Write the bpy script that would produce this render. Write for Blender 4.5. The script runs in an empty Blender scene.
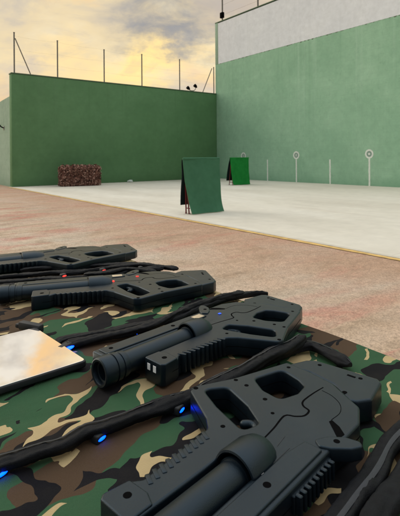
import bpy, bmesh, math, random
from mathutils import Vector, Matrix, noise
rnd = random.Random(7)
PI = math.pi
scene = bpy.context.scene
COL = scene.collection
scene.view_settings.view_transform = 'Standard'
scene.view_settings.look = 'None'
scene.view_settings.exposure = 0
scene.view_settings.gamma = 1

# ------------------------------------------------------------------ frame of reference
# X runs towards the tall side wall, Y towards the front wall, the camera stands at the origin
SN, CS = 0.6008, 0.7994           # viewing direction (X, Y)
EYE = 1.35
F_PX = 447.0
ROLL = math.radians(0.43)
TABLE_Z = 0.80

def ray_point(px, py, z):
    """point of the photo carried onto the horizontal plane at height z"""
    x = px - 200.0; y = py - 157.8
    xr = x*math.cos(ROLL) - y*math.sin(ROLL); yr = x*math.sin(ROLL) + y*math.cos(ROLL)
    d = F_PX*(EYE - z)/yr; r = xr*d/F_PX
    return Vector((r*CS + d*SN, -r*SN + d*CS, z))

# ------------------------------------------------------------------ helpers
def tag(o, label=None, cat=None, group=None, kind=None):
    if label: o['label'] = label
    if cat: o['category'] = cat
    if group: o['group'] = group
    if kind: o['kind'] = kind
    return o

def empty(name, loc=(0,0,0), rz=0.0, sc=1.0):
    o = bpy.data.objects.new(name, None); COL.objects.link(o)
    o.empty_display_size = 0.05
    o.location = loc; o.rotation_euler = (0,0,rz); o.scale = (sc,sc,sc)
    return o

def finish(name, bm, mat, parent=None, smooth=True, angle=35, recalc=True):
    if recalc: bmesh.ops.recalc_face_normals(bm, faces=bm.faces[:])
    me = bpy.data.meshes.new(name)
    bm.to_mesh(me); bm.free()
    return link(name, me, mat, parent, smooth, angle)

def link(name, me, mat, parent=None, smooth=True, angle=35):
    me.materials.clear()
    for m in (mat if isinstance(mat,(list,tuple)) else [mat]): me.materials.append(m)
    if smooth:
        me.polygons.foreach_set('use_smooth', [True]*len(me.polygons))
        try: me.set_sharp_from_angle(angle=math.radians(angle))
        except Exception: pass
    o = bpy.data.objects.new(name, me); COL.objects.link(o)
    if parent: o.parent = parent
    return o

def box(bm, x0,x1,y0,y1,z0,z1, bevel=0.0, mat=None, seg=2):
    r = bmesh.ops.create_cube(bm, size=1.0)
    vs = r['verts']
    bmesh.ops.scale(bm, vec=(x1-x0,y1-y0,z1-z0), verts=vs)
    bmesh.ops.translate(bm, vec=((x0+x1)/2,(y0+y1)/2,(z0+z1)/2), verts=vs)
    if bevel>0:
        es = list({e for v in vs for e in v.link_edges})
        r2 = bmesh.ops.bevel(bm, geom=es, offset=bevel, segments=seg, affect='EDGES', profile=0.5)
        vs = list({v for f in r2['faces'] for v in f.verts} | {v for v in vs if v.is_valid})
    if mat is not None: bmesh.ops.transform(bm, matrix=mat, verts=vs)
    return vs

def tube(bm, p0, p1, r0, r1=None, n=10):
    r1 = r0 if r1 is None else r1
    p0 = Vector(p0); p1 = Vector(p1)
    d = (p1-p0); L = d.length; d.normalize()
    m = Matrix.Translation((p0+p1)/2) @ d.to_track_quat('Z','Y').to_matrix().to_4x4()
    bmesh.ops.create_cone(bm, cap_ends=True, segments=n, radius1=r0, radius2=r1, depth=L, matrix=m)

def lathe(bm, prof, n=40, mat=None):
    """profile of (axis position, radius) turned about local X"""
    rings=[]
    for (a,r) in prof:
        if r<1e-6:
            rings.append([bm.verts.new((a,0,0))])
        else:
            rings.append([bm.verts.new((a, r*math.cos(2*PI*k/n), r*math.sin(2*PI*k/n))) for k in range(n)])
    new=[v for r in rings for v in r]
    for A,B in zip(rings, rings[1:]):
        for k in range(n):
            k2=(k+1)%n
            if len(A)==1 and len(B)==1: continue
            if len(A)==1: bm.faces.new((A[0],B[k],B[k2]))
            elif len(B)==1: bm.faces.new((A[k],A[k2],B[0]))
            else: bm.faces.new((A[k],A[k2],B[k2],B[k]))
    if mat is not None: bmesh.ops.transform(bm, matrix=mat, verts=new)

def fillet(pts, seg=5):
    """pts: (x,y,radius) -> list of rounded points"""
    out=[]; n=len(pts)
    for i in range(n):
        p=Vector(pts[i][:2]); r=pts[i][2] if len(pts[i])>2 else 0
        if r<=0: out.append((p.x,p.y)); continue
        a=Vector(pts[i-1][:2]); b=Vector(pts[(i+1)%n][:2])
        u=(a-p); v=(b-p); lu=u.length; lv=v.length; u.normalize(); v.normalize()
        ang=u.angle(v)
        if ang>PI-0.05: out.append((p.x,p.y)); continue
        t=min(r/math.tan(ang/2), lu*0.48, lv*0.48)
        p0=p+u*t; p1=p+v*t
        for k in range(seg+1):
            q=k/seg
            w=p0*(1-q)**2 + p*2*q*(1-q) + p1*q*q
            out.append((w.x,w.y))
    return out

def plate(name, loops, z0, z1, bevel, mat, parent=None, angle=50, grow=0.0):
    """flat outline (first loop) with holes, given thickness and rounded edges"""
    cu=bpy.data.curves.new(name,'CURVE'); cu.dimensions='2D'; cu.fill_mode='BOTH'
    for lp in loops:
        sp=cu.splines.new('POLY'); sp.points.add(len(lp)-1)
        for i,(x,y) in enumerate(lp): sp.points[i].co=(x,y,0,1)
        sp.use_cyclic_u=True
    cu.extrude=(z1-z0)/2-bevel; cu.bevel_depth=bevel; cu.bevel_resolution=2; cu.offset=grow-bevel
    tmp=bpy.data.objects.new('tmp',cu); COL.objects.link(tmp)
    dg=bpy.context.evaluated_depsgraph_get()
    me=bpy.data.meshes.new_from_object(tmp.evaluated_get(dg))
    bpy.data.objects.remove(tmp); bpy.data.curves.remove(cu)
    me.name=name
    for v in me.vertices: v.co.z += (z0+z1)/2
    return link(name, me, mat, parent, True, angle)

def cr(points, step=0.006):
    """smooth curve through 3-D points"""
    P=[Vector(p) for p in points]
    P=[P[0]*2-P[1]]+P+[P[-1]*2-P[-2]]
    out=[]
    for i in range(1,len(P)-2):
        a,b,c,d=P[i-1],P[i],P[i+1],P[i+2]
        n=max(2,int((c-b).length/step))
        for k in range(n):
            t=k/n
            out.append(0.5*((2*b)+(-a+c)*t+(2*a-5*b+4*c-d)*t*t+(-a+3*b-3*c+d)*t**3))
    out.append(P[-2])
    return out

# ------------------------------------------------------------------ materials
def new_mat(name):
    m=bpy.data.materials.new(name); m.use_nodes=True
    nt=m.node_tree; b=nt.nodes['Principled BSDF']
    return m,nt,b
def N(nt,t,**kw):
    n=nt.nodes.new(t)
    for k,v in kw.items():
        if k in n.inputs: n.inputs[k].default_value=v
        else: setattr(n,k,v)
    return n
def L(nt,a,b): nt.links.new(a,b)
def mixc(nt,fac,a,b,blend='MIX'):
    n=nt.nodes.new('ShaderNodeMix'); n.data_type='RGBA'; n.blend_type=blend
    for i,v in ((0,fac),(6,a),(7,b)):
        if hasattr(v,'is_linked') or hasattr(v,'links'): nt.links.new(v,n.inputs[i])
        else: n.inputs[i].default_value = v if i==0 else (*v[:3],1)
    return n.outputs[2]
def ramp(nt,fac,stops,interp='LINEAR'):
    r=nt.nodes.new('ShaderNodeValToRGB'); r.color_ramp.interpolation=interp
    els=r.color_ramp.elements
    while len(els)<len(stops): els.new(0.5)
    for e,(p,c) in zip(els,stops):
        e.position=p; e.color=(*c,1) if isinstance(c,(tuple,list)) else (c,c,c,1)
    nt.links.new(fac,r.inputs[0])
    return r.outputs[0]
def coords(nt, scale=(1,1,1), kind='Object', loc=(0,0,0), rot=(0,0,0)):
    tc=nt.nodes.new('ShaderNodeTexCoord'); mp=nt.nodes.new('ShaderNodeMapping')
    mp.inputs['Scale'].default_value=scale; mp.inputs['Location'].default_value=loc; mp.inputs['Rotation'].default_value=rot
    nt.links.new(tc.outputs[kind],mp.inputs[0]); return mp.outputs[0]
def noi(nt,vec,scale,detail=4,rough=0.55,dist=0.0):
    n=nt.nodes.new('ShaderNodeTexNoise')
    n.inputs['Scale'].default_value=scale; n.inputs['Detail'].default_value=detail
    n.inputs['Roughness'].default_value=rough; n.inputs['Distortion'].default_value=dist
    nt.links.new(vec,n.inputs['Vector']); return n.outputs['Fac']
def bump(nt,b,h,strength=0.3,dist=0.01):
    n=nt.nodes.new('ShaderNodeBump'); n.inputs['Strength'].default_value=strength; n.inputs['Distance'].default_value=dist
    nt.links.new(h,n.inputs['Height']); nt.links.new(n.outputs[0],b.inputs['Normal'])
def math_(nt,op,a,b=None,clamp=False):
    n=nt.nodes.new('ShaderNodeMath'); n.operation=op; n.use_clamp=clamp
    for i,v in enumerate((a,b)):
        if v is None: continue
        if isinstance(v,(int,float)): n.inputs[i].default_value=v
        else: nt.links.new(v,n.inputs[i])
    return n.outputs[0]

def simple(name,col,rough=0.6,metal=0.0,var=0.15,scale=30,bmp=0.1,spec=0.5):
    m,nt,b=new_mat(name)
    v=coords(nt)
    n=noi(nt,v,scale,5)
    lo=tuple(c*(1-var) for c in col); hi=tuple(min(1,c*(1+var)) for c in col)
    L(nt,ramp(nt,n,[(0.3,lo),(0.7,hi)]),b.inputs['Base Color'])
    b.inputs['Roughness'].default_value=rough; b.inputs['Metallic'].default_value=metal
    b.inputs['Specular IOR Level'].default_value=spec
    if bmp: bump(nt,b,noi(nt,v,scale*4,3),bmp,0.002)
    return m

def mat_gun():
    m,nt,b=new_mat('matte_black_plastic')
    v=coords(nt)
    n=noi(nt,v,22,5,0.6); n2=noi(nt,v,9,3)
    c=ramp(nt,n,[(0.3,(0.0024,0.0052,0.0085)),(0.7,(0.0044,0.0084,0.0130))])
    dust=ramp(nt,n2,[(0.52,0.0),(0.75,0.12)])
    L(nt,mixc(nt,dust,c,(0.032,0.042,0.052)),b.inputs['Base Color'])
    L(nt,ramp(nt,n,[(0.25,0.28),(0.75,0.40)]),b.inputs['Roughness'])
    b.inputs['Specular IOR Level'].default_value=0.43; b.inputs['Specular Tint'].default_value=(0.60,0.82,1.0,1)
    scr=noi(nt,coords(nt,(1,14,1),rot=(0,0,0.5)),26,4,0.7)
    scm=ramp(nt,scr,[(0.66,0.0),(0.70,0.5)])
    rg=nt.nodes['Principled BSDF'].inputs['Roughness']
    src=rg.links[0].from_socket
    L(nt,mixc(nt,scm,src,(0.30,0.30,0.30)),rg)
    fine=nt.nodes.new('ShaderNodeTexVoronoi'); fine.inputs['Scale'].default_value=900; L(nt,v,fine.inputs['Vector'])
    bump(nt,b,fine.outputs['Distance'],0.22,0.0008)
    return m

def mat_strap():
    m,nt,b=new_mat('black_woven_fabric')
    v=coords(nt)
    n=noi(nt,v,60,5,0.7)
    L(nt,ramp(nt,n,[(0.3,(0.002,0.0025,0.004)),(0.75,(0.006,0.0075,0.011))]),b.inputs['Base Color'])
    b.inputs['Roughness'].default_value=0.6
    b.inputs['Specular IOR Level'].default_value=0.2
    b.inputs['Sheen Weight'].default_value=0.0
    w=noi(nt,v,480,4,0.7)
    bump(nt,b,w,0.6,0.003)
    return m

def mat_camo():
    m,nt,b=new_mat('woodland_camouflage_cloth')
    base=coords(nt,(1.0,1.0,1.0),rot=(0,0,math.radians(-18)))
    # slightly wandering coordinates so that the printed blotches get fingers
    nz=nt.nodes.new('ShaderNodeTexNoise'); nz.inputs['Scale'].default_value=17; nz.inputs['Detail'].default_value=0.8
    L(nt,base,nz.inputs['Vector'])
    sub=nt.nodes.new('ShaderNodeVectorMath'); sub.operation='SUBTRACT'; L(nt,nz.outputs['Color'],sub.inputs[0]); sub.inputs[1].default_value=(.5,.5,.5)
    scl=nt.nodes.new('ShaderNodeVectorMath'); scl.operation='SCALE'; L(nt,sub.outputs[0],scl.inputs[0]); scl.inputs['Scale'].default_value=0.055
    add=nt.nodes.new('ShaderNodeVectorMath'); add.operation='ADD'; L(nt,base,add.inputs[0]); L(nt,scl.outputs[0],add.inputs[1])
    def layer(off,scale,sc=(0.62,1.25,1)):
        mp=nt.nodes.new('ShaderNodeMapping'); mp.inputs['Location'].default_value=off; mp.inputs['Scale'].default_value=sc
        L(nt,add.outputs[0],mp.inputs[0])
        return noi(nt,mp.outputs[0],scale,0.0,0.4,0.35)
    nb=layer((3.1,1.7,0),6.8); nk=layer((7.3,4.1,0),8.4,(0.6,1.6,1)); nt_=layer((11.9,8.2,0),8.6,(0.5,1.5,1)); nk2=layer((1.2,9.9,0),5.0)
    nt2=layer((5.5,2.4,0),9.0,(0.9,1.1,1))
    col=ramp(nt,nb,[(0.0,(0.036,0.098,0.047)),(0.520,(0.080,0.050,0.030))],'CONSTANT')
    blk=ramp(nt,nk,[(0.0,0.0),(0.612,1.0)],'CONSTANT')
    col=mixc(nt,blk,col,(0.006,0.006,0.0085))
    # thin black twigs
    tw=math_(nt,'ABSOLUTE',math_(nt,'SUBTRACT',nk2,0.5))
    twm=math_(nt,'MULTIPLY',math_(nt,'LESS_THAN',tw,0.030),math_(nt,'GREATER_THAN',nt2,0.52))
    col=mixc(nt,twm,col,(0.006,0.006,0.0085))
    # tan wriggling strips
    tn=math_(nt,'ABSOLUTE',math_(nt,'SUBTRACT',nt_,0.50))
    tnm=math_(nt,'MULTIPLY',math_(nt,'LESS_THAN',tn,0.046),math_(nt,'LESS_THAN',nt2,0.435))
    tnm=math_(nt,'MAXIMUM',tnm,math_(nt,'GREATER_THAN',nt_,0.76))
    col=mixc(nt,tnm,col,(0.50,0.385,0.205))
    worn=noi(nt,coords(nt),14,4)
    col=mixc(nt,ramp(nt,worn,[(0.40,0.0),(0.85,0.12)]),col,(0.10,0.085,0.06))
    L(nt,col,b.inputs['Base Color'])
    b.inputs['Roughness'].default_value=0.85; b.inputs['Specular IOR Level'].default_value=0.14
    v=coords(nt)
    wx=nt.nodes.new('ShaderNodeTexWave'); wx.inputs['Scale'].default_value=190; wx.inputs['Distortion'].default_value=0.6; L(nt,v,wx.inputs['Vector'])
    h=math_(nt,'ADD',math_(nt,'MULTIPLY',wx.outputs['Fac'],0.18),noi(nt,v,22,6,0.6))
    bump(nt,b,h,0.45,0.010)
    return m

def mat_ground():
    m,nt,b=new_mat('red_stained_rough_concrete')
    v=coords(nt)
    big=noi(nt,v,0.55,5,0.6,0.4); med=noi(nt,coords(nt,(0.5,1.5,1),loc=(4,2,0)),1.6,6,0.62); fine=noi(nt,v,90,3,0.7); mid=noi(nt,v,9,6,0.7)
    c=ramp(nt,med,[(0.34,(0.37,0.265,0.18)),(0.5,(0.51,0.385,0.275)),(0.66,(0.66,0.53,0.40))])
    red=noi(nt,coords(nt,(0.35,1.1,1),loc=(1.5,7,0)),1.3,6,0.68,0.3)
    c=mixc(nt,ramp(nt,red,[(0.50,0.0),(0.64,0.85)]),c,(0.52,0.215,0.17))
    c=mixc(nt,ramp(nt,big,[(0.45,0.0),(0.62,0.75)]),c,(0.60,0.52,0.42))
    # towards the court edge the old red coat survives
    sp=nt.nodes.new('ShaderNodeSeparateXYZ'); L(nt,v,sp.inputs[0])
    mr=nt.nodes.new('ShaderNodeMapRange'); mr.interpolation_type='SMOOTHSTEP'
    L(nt,math_(nt,'ADD',sp.outputs['X'],math_(nt,'MULTIPLY',math_(nt,'SUBTRACT',med,0.5),5.0)),mr.inputs[0])
    mr.inputs[1].default_value=2.0; mr.inputs[2].default_value=5.4; mr.inputs[3].default_value=0; mr.inputs[4].default_value=0.70
    c=mixc(nt,mr.outputs[0],c,(0.47,0.285,0.19))
    c=mixc(nt,0.8,c,ramp(nt,mid,[(0.25,0.72),(0.75,1.18)]),'MULTIPLY')
    spk=nt.nodes.new('ShaderNodeTexVoronoi'); spk.inputs['Scale'].default_value=70; L(nt,v,spk.inputs['Vector'])
    pebble=ramp(nt,spk.outputs['Color'],[(0.1,0.68),(0.5,0.98),(0.95,1.22)])
    c=mixc(nt,0.75,c,pebble,'MULTIPLY')
    c=mixc(nt,ramp(nt,fine,[(0.56,0.0),(0.68,0.45)]),c,(0.16,0.12,0.10))
    L(nt,c,b.inputs['Base Color']); b.inputs['Roughness'].default_value=0.9; b.inputs['Specular IOR Level'].default_value=0.2
    bump(nt,b,math_(nt,'ADD',fine,spk.outputs['Distance']),0.5,0.006)
    return m

def mat_court():
    m,nt,b=new_mat('pale_worn_concrete')
    v=coords(nt)
    a=noi(nt,coords(nt,(0.8,0.25,1)),0.8,6,0.6,0.3); d=noi(nt,v,3.0,7,0.65); fine=noi(nt,v,60,4)
    c=ramp(nt,a,[(0.3,(0.61,0.565,0.475)),(0.5,(0.69,0.645,0.55)),(0.7,(0.75,0.71,0.62))])
    c=mixc(nt,0.55,c,ramp(nt,d,[(0.25,0.8),(0.75,1.08)]),'MULTIPLY')
    st=noi(nt,coords(nt,(1.6,0.3,1),loc=(3,1,0)),0.5,5,0.7)
    c=mixc(nt,ramp(nt,st,[(0.58,0.0),(0.72,0.28)]),c,(0.50,0.42,0.33))
    scf=noi(nt,coords(nt,(0.25,2.2,1),loc=(5,2,0),rot=(0,0,0.5)),1.6,7,0.75)
    c=mixc(nt,ramp(nt,scf,[(0.60,0.0),(0.74,0.30)]),c,(0.40,0.35,0.29))
    drk=nt.nodes.new('ShaderNodeTexVoronoi'); drk.inputs['Scale'].default_value=0.9; L(nt,v,drk.inputs['Vector'])
    c=mixc(nt,ramp(nt,math_(nt,'ADD',drk.outputs['Distance'],math_(nt,'MULTIPLY',d,0.25)),[(0.16,0.35),(0.24,0.0)]),c,(0.42,0.38,0.32))
    jt=nt.nodes.new('ShaderNodeTexBrick'); jt.inputs['Scale'].default_value=1.0; jt.inputs['Mortar Size'].default_value=0.010; jt.inputs['Mortar Smooth'].default_value=0.5
    jt.inputs['Brick Width'].default_value=4.0; jt.inputs['Row Height'].default_value=4.0; jt.offset=0.0
    L(nt,coords(nt,(1,1,1),loc=(1.2,0.7,0)),jt.inputs['Vector'])
    c=mixc(nt,math_(nt,'MULTIPLY',jt.outputs['Fac'],0.30),c,(0.36,0.32,0.27))
    L(nt,c,b.inputs['Base Color']); b.inputs['Roughness'].default_value=0.85; b.inputs['Specular IOR Level'].default_value=0.25
    bump(nt,b,fine,0.2,0.004)
    return m

def mat_wall_paint(name,lo,mid,hi,streak,blot,sx=(0.0,1.0),top=7.5):
    """weathered paint on render: blotches, runs of damp coming down from the top, grain"""
    m,nt,b=new_mat(name)
    v=coords(nt)
    a=noi(nt,v,0.55,6,0.62,0.2); d=noi(nt,v,3.2,6,0.7)
    c=ramp(nt,a,[(0.3,lo),(0.5,mid),(0.7,hi)])
    run=noi(nt,coords(nt,(1,1,0.035)),2.6,4,0.6)
    run2=noi(nt,coords(nt,(1,1,0.02),loc=(9,5,0)),6.5,3,0.6)
    sp=nt.nodes.new('ShaderNodeSeparateXYZ'); L(nt,v,sp.inputs[0])
    mr=nt.nodes.new('ShaderNodeMapRange'); L(nt,sp.outputs['Z'],mr.inputs[0])
    mr.inputs[1].default_value=top*0.25; mr.inputs[2].default_value=top; mr.inputs[3].default_value=0.12; mr.inputs[4].default_value=1.0
    f=math_(nt,'MULTIPLY',ramp(nt,run,[(0.56,0.0),(0.70,0.45)]),mr.outputs[0])
    c=mixc(nt,f,c,streak)
    f2=math_(nt,'MULTIPLY',ramp(nt,run2,[(0.58,0.0),(0.70,0.35)]),mr.outputs[0])
    c=mixc(nt,f2,c,blot)
    sp2=noi(nt,v,1.5,8,0.75)
    c=mixc(nt,ramp(nt,sp2,[(0.58,0.0),(0.70,0.40)]),c,blot)
    spots=noi(nt,v,5.5,8,0.78)
    c=mixc(nt,ramp(nt,spots,[(0.56,0.0),(0.70,0.55)]),c,blot)
    c=mixc(nt,ramp(nt,noi(nt,coords(nt,loc=(3,8,1)),7.0,7,0.75),[(0.60,0.0),(0.72,0.35)]),c,streak)
    c=mixc(nt,0.6,c,ramp(nt,d,[(0.25,0.80),(0.75,1.14)]),'MULTIPLY')
    # courses of blockwork faintly printing through the paint
    geo=nt.nodes.new('ShaderNodeSeparateXYZ'); L(nt,v,geo.inputs[0])
    cmb=nt.nodes.new('ShaderNodeCombineXYZ'); L(nt,math_(nt,'ADD',geo.outputs['X'],geo.outputs['Y']),cmb.inputs[0]); L(nt,geo.outputs['Z'],cmb.inputs[1])
    brk=nt.nodes.new('ShaderNodeTexBrick'); brk.inputs['Scale'].default_value=1.0; brk.inputs['Mortar Size'].default_value=0.012; brk.inputs['Mortar Smooth'].default_value=0.6
    brk.inputs['Brick Width'].default_value=0.55; brk.inputs['Row Height'].default_value=0.27
    L(nt,cmb.outputs[0],brk.inputs['Vector'])
    c=mixc(nt,math_(nt,'MULTIPLY',brk.outputs['Fac'],math_(nt,'MULTIPLY',d,0.32)),c,blot)
    # grime along the foot
    ft=nt.nodes.new('ShaderNodeMapRange'); L(nt,math_(nt,'ADD',sp.outputs['Z'],math_(nt,'MULTIPLY',spots,-0.5)),ft.inputs[0])
    ft.inputs[1].default_value=-0.25; ft.inputs[2].default_value=0.25; ft.inputs[3].default_value=0.6; ft.inputs[4].default_value=0.0
    c=mixc(nt,ft.outputs[0],c,blot)
    L(nt,c,b.inputs['Base Color']); b.inputs['Roughness'].default_value=0.85; b.inputs['Specular IOR Level'].default_value=0.2
    bump(nt,b,noi(nt,v,25,5,0.7),0.25,0.01)
    return m

M={}
M['gun']=mat_gun()
M['dark']=simple('black_parts_and_shade',(0.0015,0.0015,0.002),0.9,bmp=0,spec=0.05)
M['rubber']=simple('dark_rubber',(0.009,0.012,0.016),0.6,scale=40)
M['trigger']=simple('worn_smooth_plastic',(0.03,0.036,0.042),0.32,scale=20,bmp=0.02)
M['steel']=simple('dull_steel',(0.35,0.35,0.35),0.4,0.8)
M['strap']=mat_strap()
M['lit_strip']=simple('strap_lit_grey',(0.014,0.018,0.026),0.5,scale=200,bmp=0.4)  # lighter grey that paints the lit face of the black straps
M['camo']=mat_camo()
M['ground']=mat_ground()
M['court']=mat_court()
M['line']=simple('worn_yellow_paint',(0.62,0.40,0.13),0.8,var=0.35,scale=6)
M['line_pale']=simple('faded_white_paint',(0.60,0.55,0.46),0.85,var=0.1,scale=6)
M['front_green']=mat_wall_paint('shaded_green_wall_paint',(0.112,0.238,0.112),(0.124,0.258,0.123),(0.137,0.277,0.136),(0.135,0.26,0.135),(0.098,0.205,0.095),top=5.5)  # darker than the side wall: its backlit shade is mixed into the colour
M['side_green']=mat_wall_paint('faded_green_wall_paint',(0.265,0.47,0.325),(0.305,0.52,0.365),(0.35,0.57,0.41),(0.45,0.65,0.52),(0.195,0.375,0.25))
M['side_white']=mat_wall_paint('greyish_white_wall_paint',(0.74,0.78,0.83),(0.77,0.81,0.86),(0.80,0.84,0.88),(0.81,0.84,0.88),(0.68,0.72,0.76),top=10)
M['side_low']=mat_wall_paint('grey_green_wall_paint',(0.27,0.40,0.30),(0.32,0.45,0.345),(0.36,0.49,0.385),(0.45,0.54,0.46),(0.18,0.29,0.20),top=4)
M['cap']=simple('weathered_wall_coping',(0.10,0.16,0.10),0.85,scale=6)
M['galv']=simple('galvanised_steel',(0.16,0.155,0.14),0.5,0.4,scale=15)
M['wire']=simple('thin_grey_wire',(0.22,0.20,0.17),0.6,0.3,bmp=0)
M['white']=simple('chalky_white_paint',(0.74,0.80,0.74),0.8,var=0.1,scale=12)
M['mark_grey']=simple('greyed_paint',(0.24,0.34,0.29),0.8,scale=12)
def fabric(name,lo,hi):
    m,nt,b=new_mat(name); v=coords(nt)
    n=noi(nt,v,5,7,0.7); n2=noi(nt,v,240,3)
    c=ramp(nt,n,[(0.3,lo),(0.7,hi)])
    L(nt,mixc(nt,0.5,c,ramp(nt,n2,[(0.3,0.75),(0.7,1.2)]),'MULTIPLY'),b.inputs['Base Color'])
    b.inputs['Roughness'].default_value=0.9; b.inputs['Specular IOR Level'].default_value=0.15
    bump(nt,b,math_(nt,'ADD',n,n2),0.4,0.01); return m
M['baize']=fabric('dull_green_carpet',(0.052,0.158,0.088),(0.070,0.195,0.112))
M['baize_bright']=fabric('vivid_green_carpet',(0.012,0.20,0.035),(0.020,0.27,0.052))
M['baize_dark']=fabric('dark_carpet_backing',(0.008,0.016,0.016),(0.014,0.024,0.026))
M['red_steel']=simple('dark_red_painted_steel',(0.16,0.014,0.016),0.45)
M['net']=fabric('brown_camouflage_net',(0.22,0.10,0.078),(0.34,0.18,0.14))
M['net2']=simple('pale_brown_net_scrap',(0.46,0.28,0.22),0.9,var=0.3,scale=9)
M['net3']=simple('dark_brown_net_scrap',(0.055,0.024,0.018),0.9,var=0.3,scale=9)
M['sticker']=simple('tan_paper_label',(0.55,0.44,0.29),0.6)
M['pale']=simple('pale_plastic',(0.62,0.68,0.64),0.6)
M['table']=simple('grey_plastic_table',(0.35,0.35,0.34),0.5)
m,nt,b=new_mat('dark_mirror_glass')
b.inputs['Base Color'].default_value=(0.88,0.87,0.86,1); b.inputs['Metallic'].default_value=0.93
L(nt,ramp(nt,noi(nt,coords(nt),18,6),[(0.35,0.012),(0.8,0.035)]),b.inputs['Roughness'])
M['mirror']=m
def lamp_mat(name,col,s):
    m,nt,b=new_mat(name)
    b.inputs['Base Color'].default_value=(*[c*0.5 for c in col],1)
    b.inputs['Emission Color'].default_value=(*col,1); b.inputs['Emission Strength'].default_value=s
    return m
M['blue']=lamp_mat('lit_blue_led',(0.0,0.03,1.0),12.0)
M['blue_dim']=lamp_mat('lit_blue_led_dim',(0.02,0.10,0.8),1.2)
M['red']=lamp_mat('lit_red_led',(1.0,0.03,0.02),2.6)
M['whitesq']=simple('white_sensor_window',(0.75,0.77,0.8),0.4,bmp=0)

# ------------------------------------------------------------------ setting: ground
def sheet(name,x0,x1,y0,y1,z,mat,label=None):
    bm=bmesh.new()
    vs=[bm.verts.new(p) for p in ((x0,y0,z),(x1,y0,z),(x1,y1,z),(x0,y1,z))]
    bm.faces.new(vs)
    o=finish(name,bm,mat,smooth=False); tag(o,kind='structure')
    if label: tag(o,label=label)
    return o
sheet('ground',-300,300,-300,300,0.0,M['ground'],'rough reddish concrete ground around the court')
WX=18.5; FY=22.75; FX0=5.72
sheet('court_floor',5.62,WX+0.3,-14,FY+0.3,0.004,M['court'],'pale cream concrete court floor')
def painted_line(x0,x1,y0,y1,z,mat,name,label):
    bm=bmesh.new(); n=90; r=random.Random(3)
    a=[];c=[]
    for k in range(n+1):
        y=y0+(y1-y0)*k/n
        a.append(bm.verts.new((x0+r.uniform(-.012,.012),y,z))); c.append(bm.verts.new((x1+r.uniform(-.012,.012),y,z)))
    for k in range(n): bm.faces.new((a[k],c[k],c[k+1],a[k+1]))
    o=finish(name,bm,mat,smooth=False); tag(o,label=label,kind='structure')
painted_line(5.50,5.615,-14,FY-0.05,0.008,M['line'],'court_line','worn yellow line along the edge of the pale court')
painted_line(5.63,5.73,-14,FY-0.05,0.008,M['line_pale'],'faded_court_line','faded pale strip beside the yellow line')

# ------------------------------------------------------------------ front wall
wt=empty('front_wall',(0,0,0)); tag(wt,'dark green front wall across the far end of the court','wall')
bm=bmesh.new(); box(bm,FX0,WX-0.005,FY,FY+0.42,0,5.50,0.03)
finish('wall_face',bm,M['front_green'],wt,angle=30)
bm=bmesh.new(); box(bm,FX0-0.02,WX-0.01,FY-0.012,FY+0.45,5.502,5.56,0.015)
finish('coping',bm,M['cap'],wt)
# lower return wall running back behind it
wl=empty('return_wall',(0,0,0)); tag(wl,'lower grey green wall running back from the left end of the dark green wall','wall')
bm=bmesh.new()
prof=[(FY+0.425,0),(FY+22,0),(FY+22,4.2),(FY+6,4.25),(FY+0.425,4.45)]
a=[bm.verts.new((FX0+0.02,y,z)) for y,z in prof]; c=[bm.verts.new((FX0+0.35,y,z)) for y,z in prof]
bm.faces.new(a); bm.faces.new(c[::-1])
for k in range(5): bm.faces.new((a[k],a[(k+1)%5],c[(k+1)%5],c[k]))
finish('wall_face',bm,M['side_low'],wl,smooth=False)
# bracket pipe on the return wall
sp=empty('wall_spout',(FX0+0.02,FY+1.6,2.95)); tag(sp,'small dark pipe bracket sticking out of the grey green wall','pipe')
bm=bmesh.new(); tube(bm,(0,0,0),(-0.14,0,0.06),0.03); tube(bm,(-0.14,0,0.06),(-0.42,-0.1,0.42),0.03); finish('pipe',bm,M['dark'],sp)
bm=bmesh.new(); box(bm,-0.02,0,-0.08,0.08,-0.1,0.1,0.006); finish('mount_plate',bm,M['galv'],sp)

# fence on the front wall
def wall_y(px):   # position along the front wall seen at column px
    q=(px-200)/F_PX
    # X*CS - Y*SN = q*(X*SN+Y*CS)
    return FY*(q*CS+SN)/(CS-q*SN)
fz=5.56
fence=empty('net_fence',(FX0,FY+0.2,fz)); tag(fence,'slim steel posts with slanted end braces on top of the dark green wall','fence')
def fx(px): return wall_y(px)*1.0-FX0
posts=[(14.3,1.98),(58,1.90),(105,1.80),(143,1.86),(181,1.90),(215.3,1.72)]
for px,h in posts:
    x=fx(px)+0.08
    bm=bmesh.new(); tube(bm,(x,0,0),(x,0,h),0.034,n=10); tube(bm,(x,0,h),(x,0,h+0.03),0.042,n=10)
    o=finish('post',bm,M['galv'],fence)
    bm=bmesh.new(); box(bm,x-0.09,x+0.09,-0.09,0.09,0,0.014,0.003); finish('base_plate',bm,M['galv'],o)
for (pa,za,pb) in ((15.3,1.72,31),(213.5,1.65,204)):
    bm=bmesh.new(); tube(bm,(fx(pa)+0.08,0,za),(fx(pb)+0.08,0,0.0),0.026); finish('brace',bm,M['galv'],fence)
for zz in (1.84,1.2,0.6):
    pts=[]
    for i in range(len(posts)-1):
        xa=fx(posts[i][0])+0.08; xb=fx(posts[i+1][0])+0.08
        for k in range(8):
            t=k/8; pts.append((xa+(xb-xa)*t,0,zz*min(1,posts[i][1]/1.86)-0.05*math.sin(PI*t)))
    bm=bmesh.new()
    for p,q in zip(pts,pts[1:]): tube(bm,p,q,0.0014,n=5)
    finish('wire',bm,M['wire'],fence)

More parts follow.
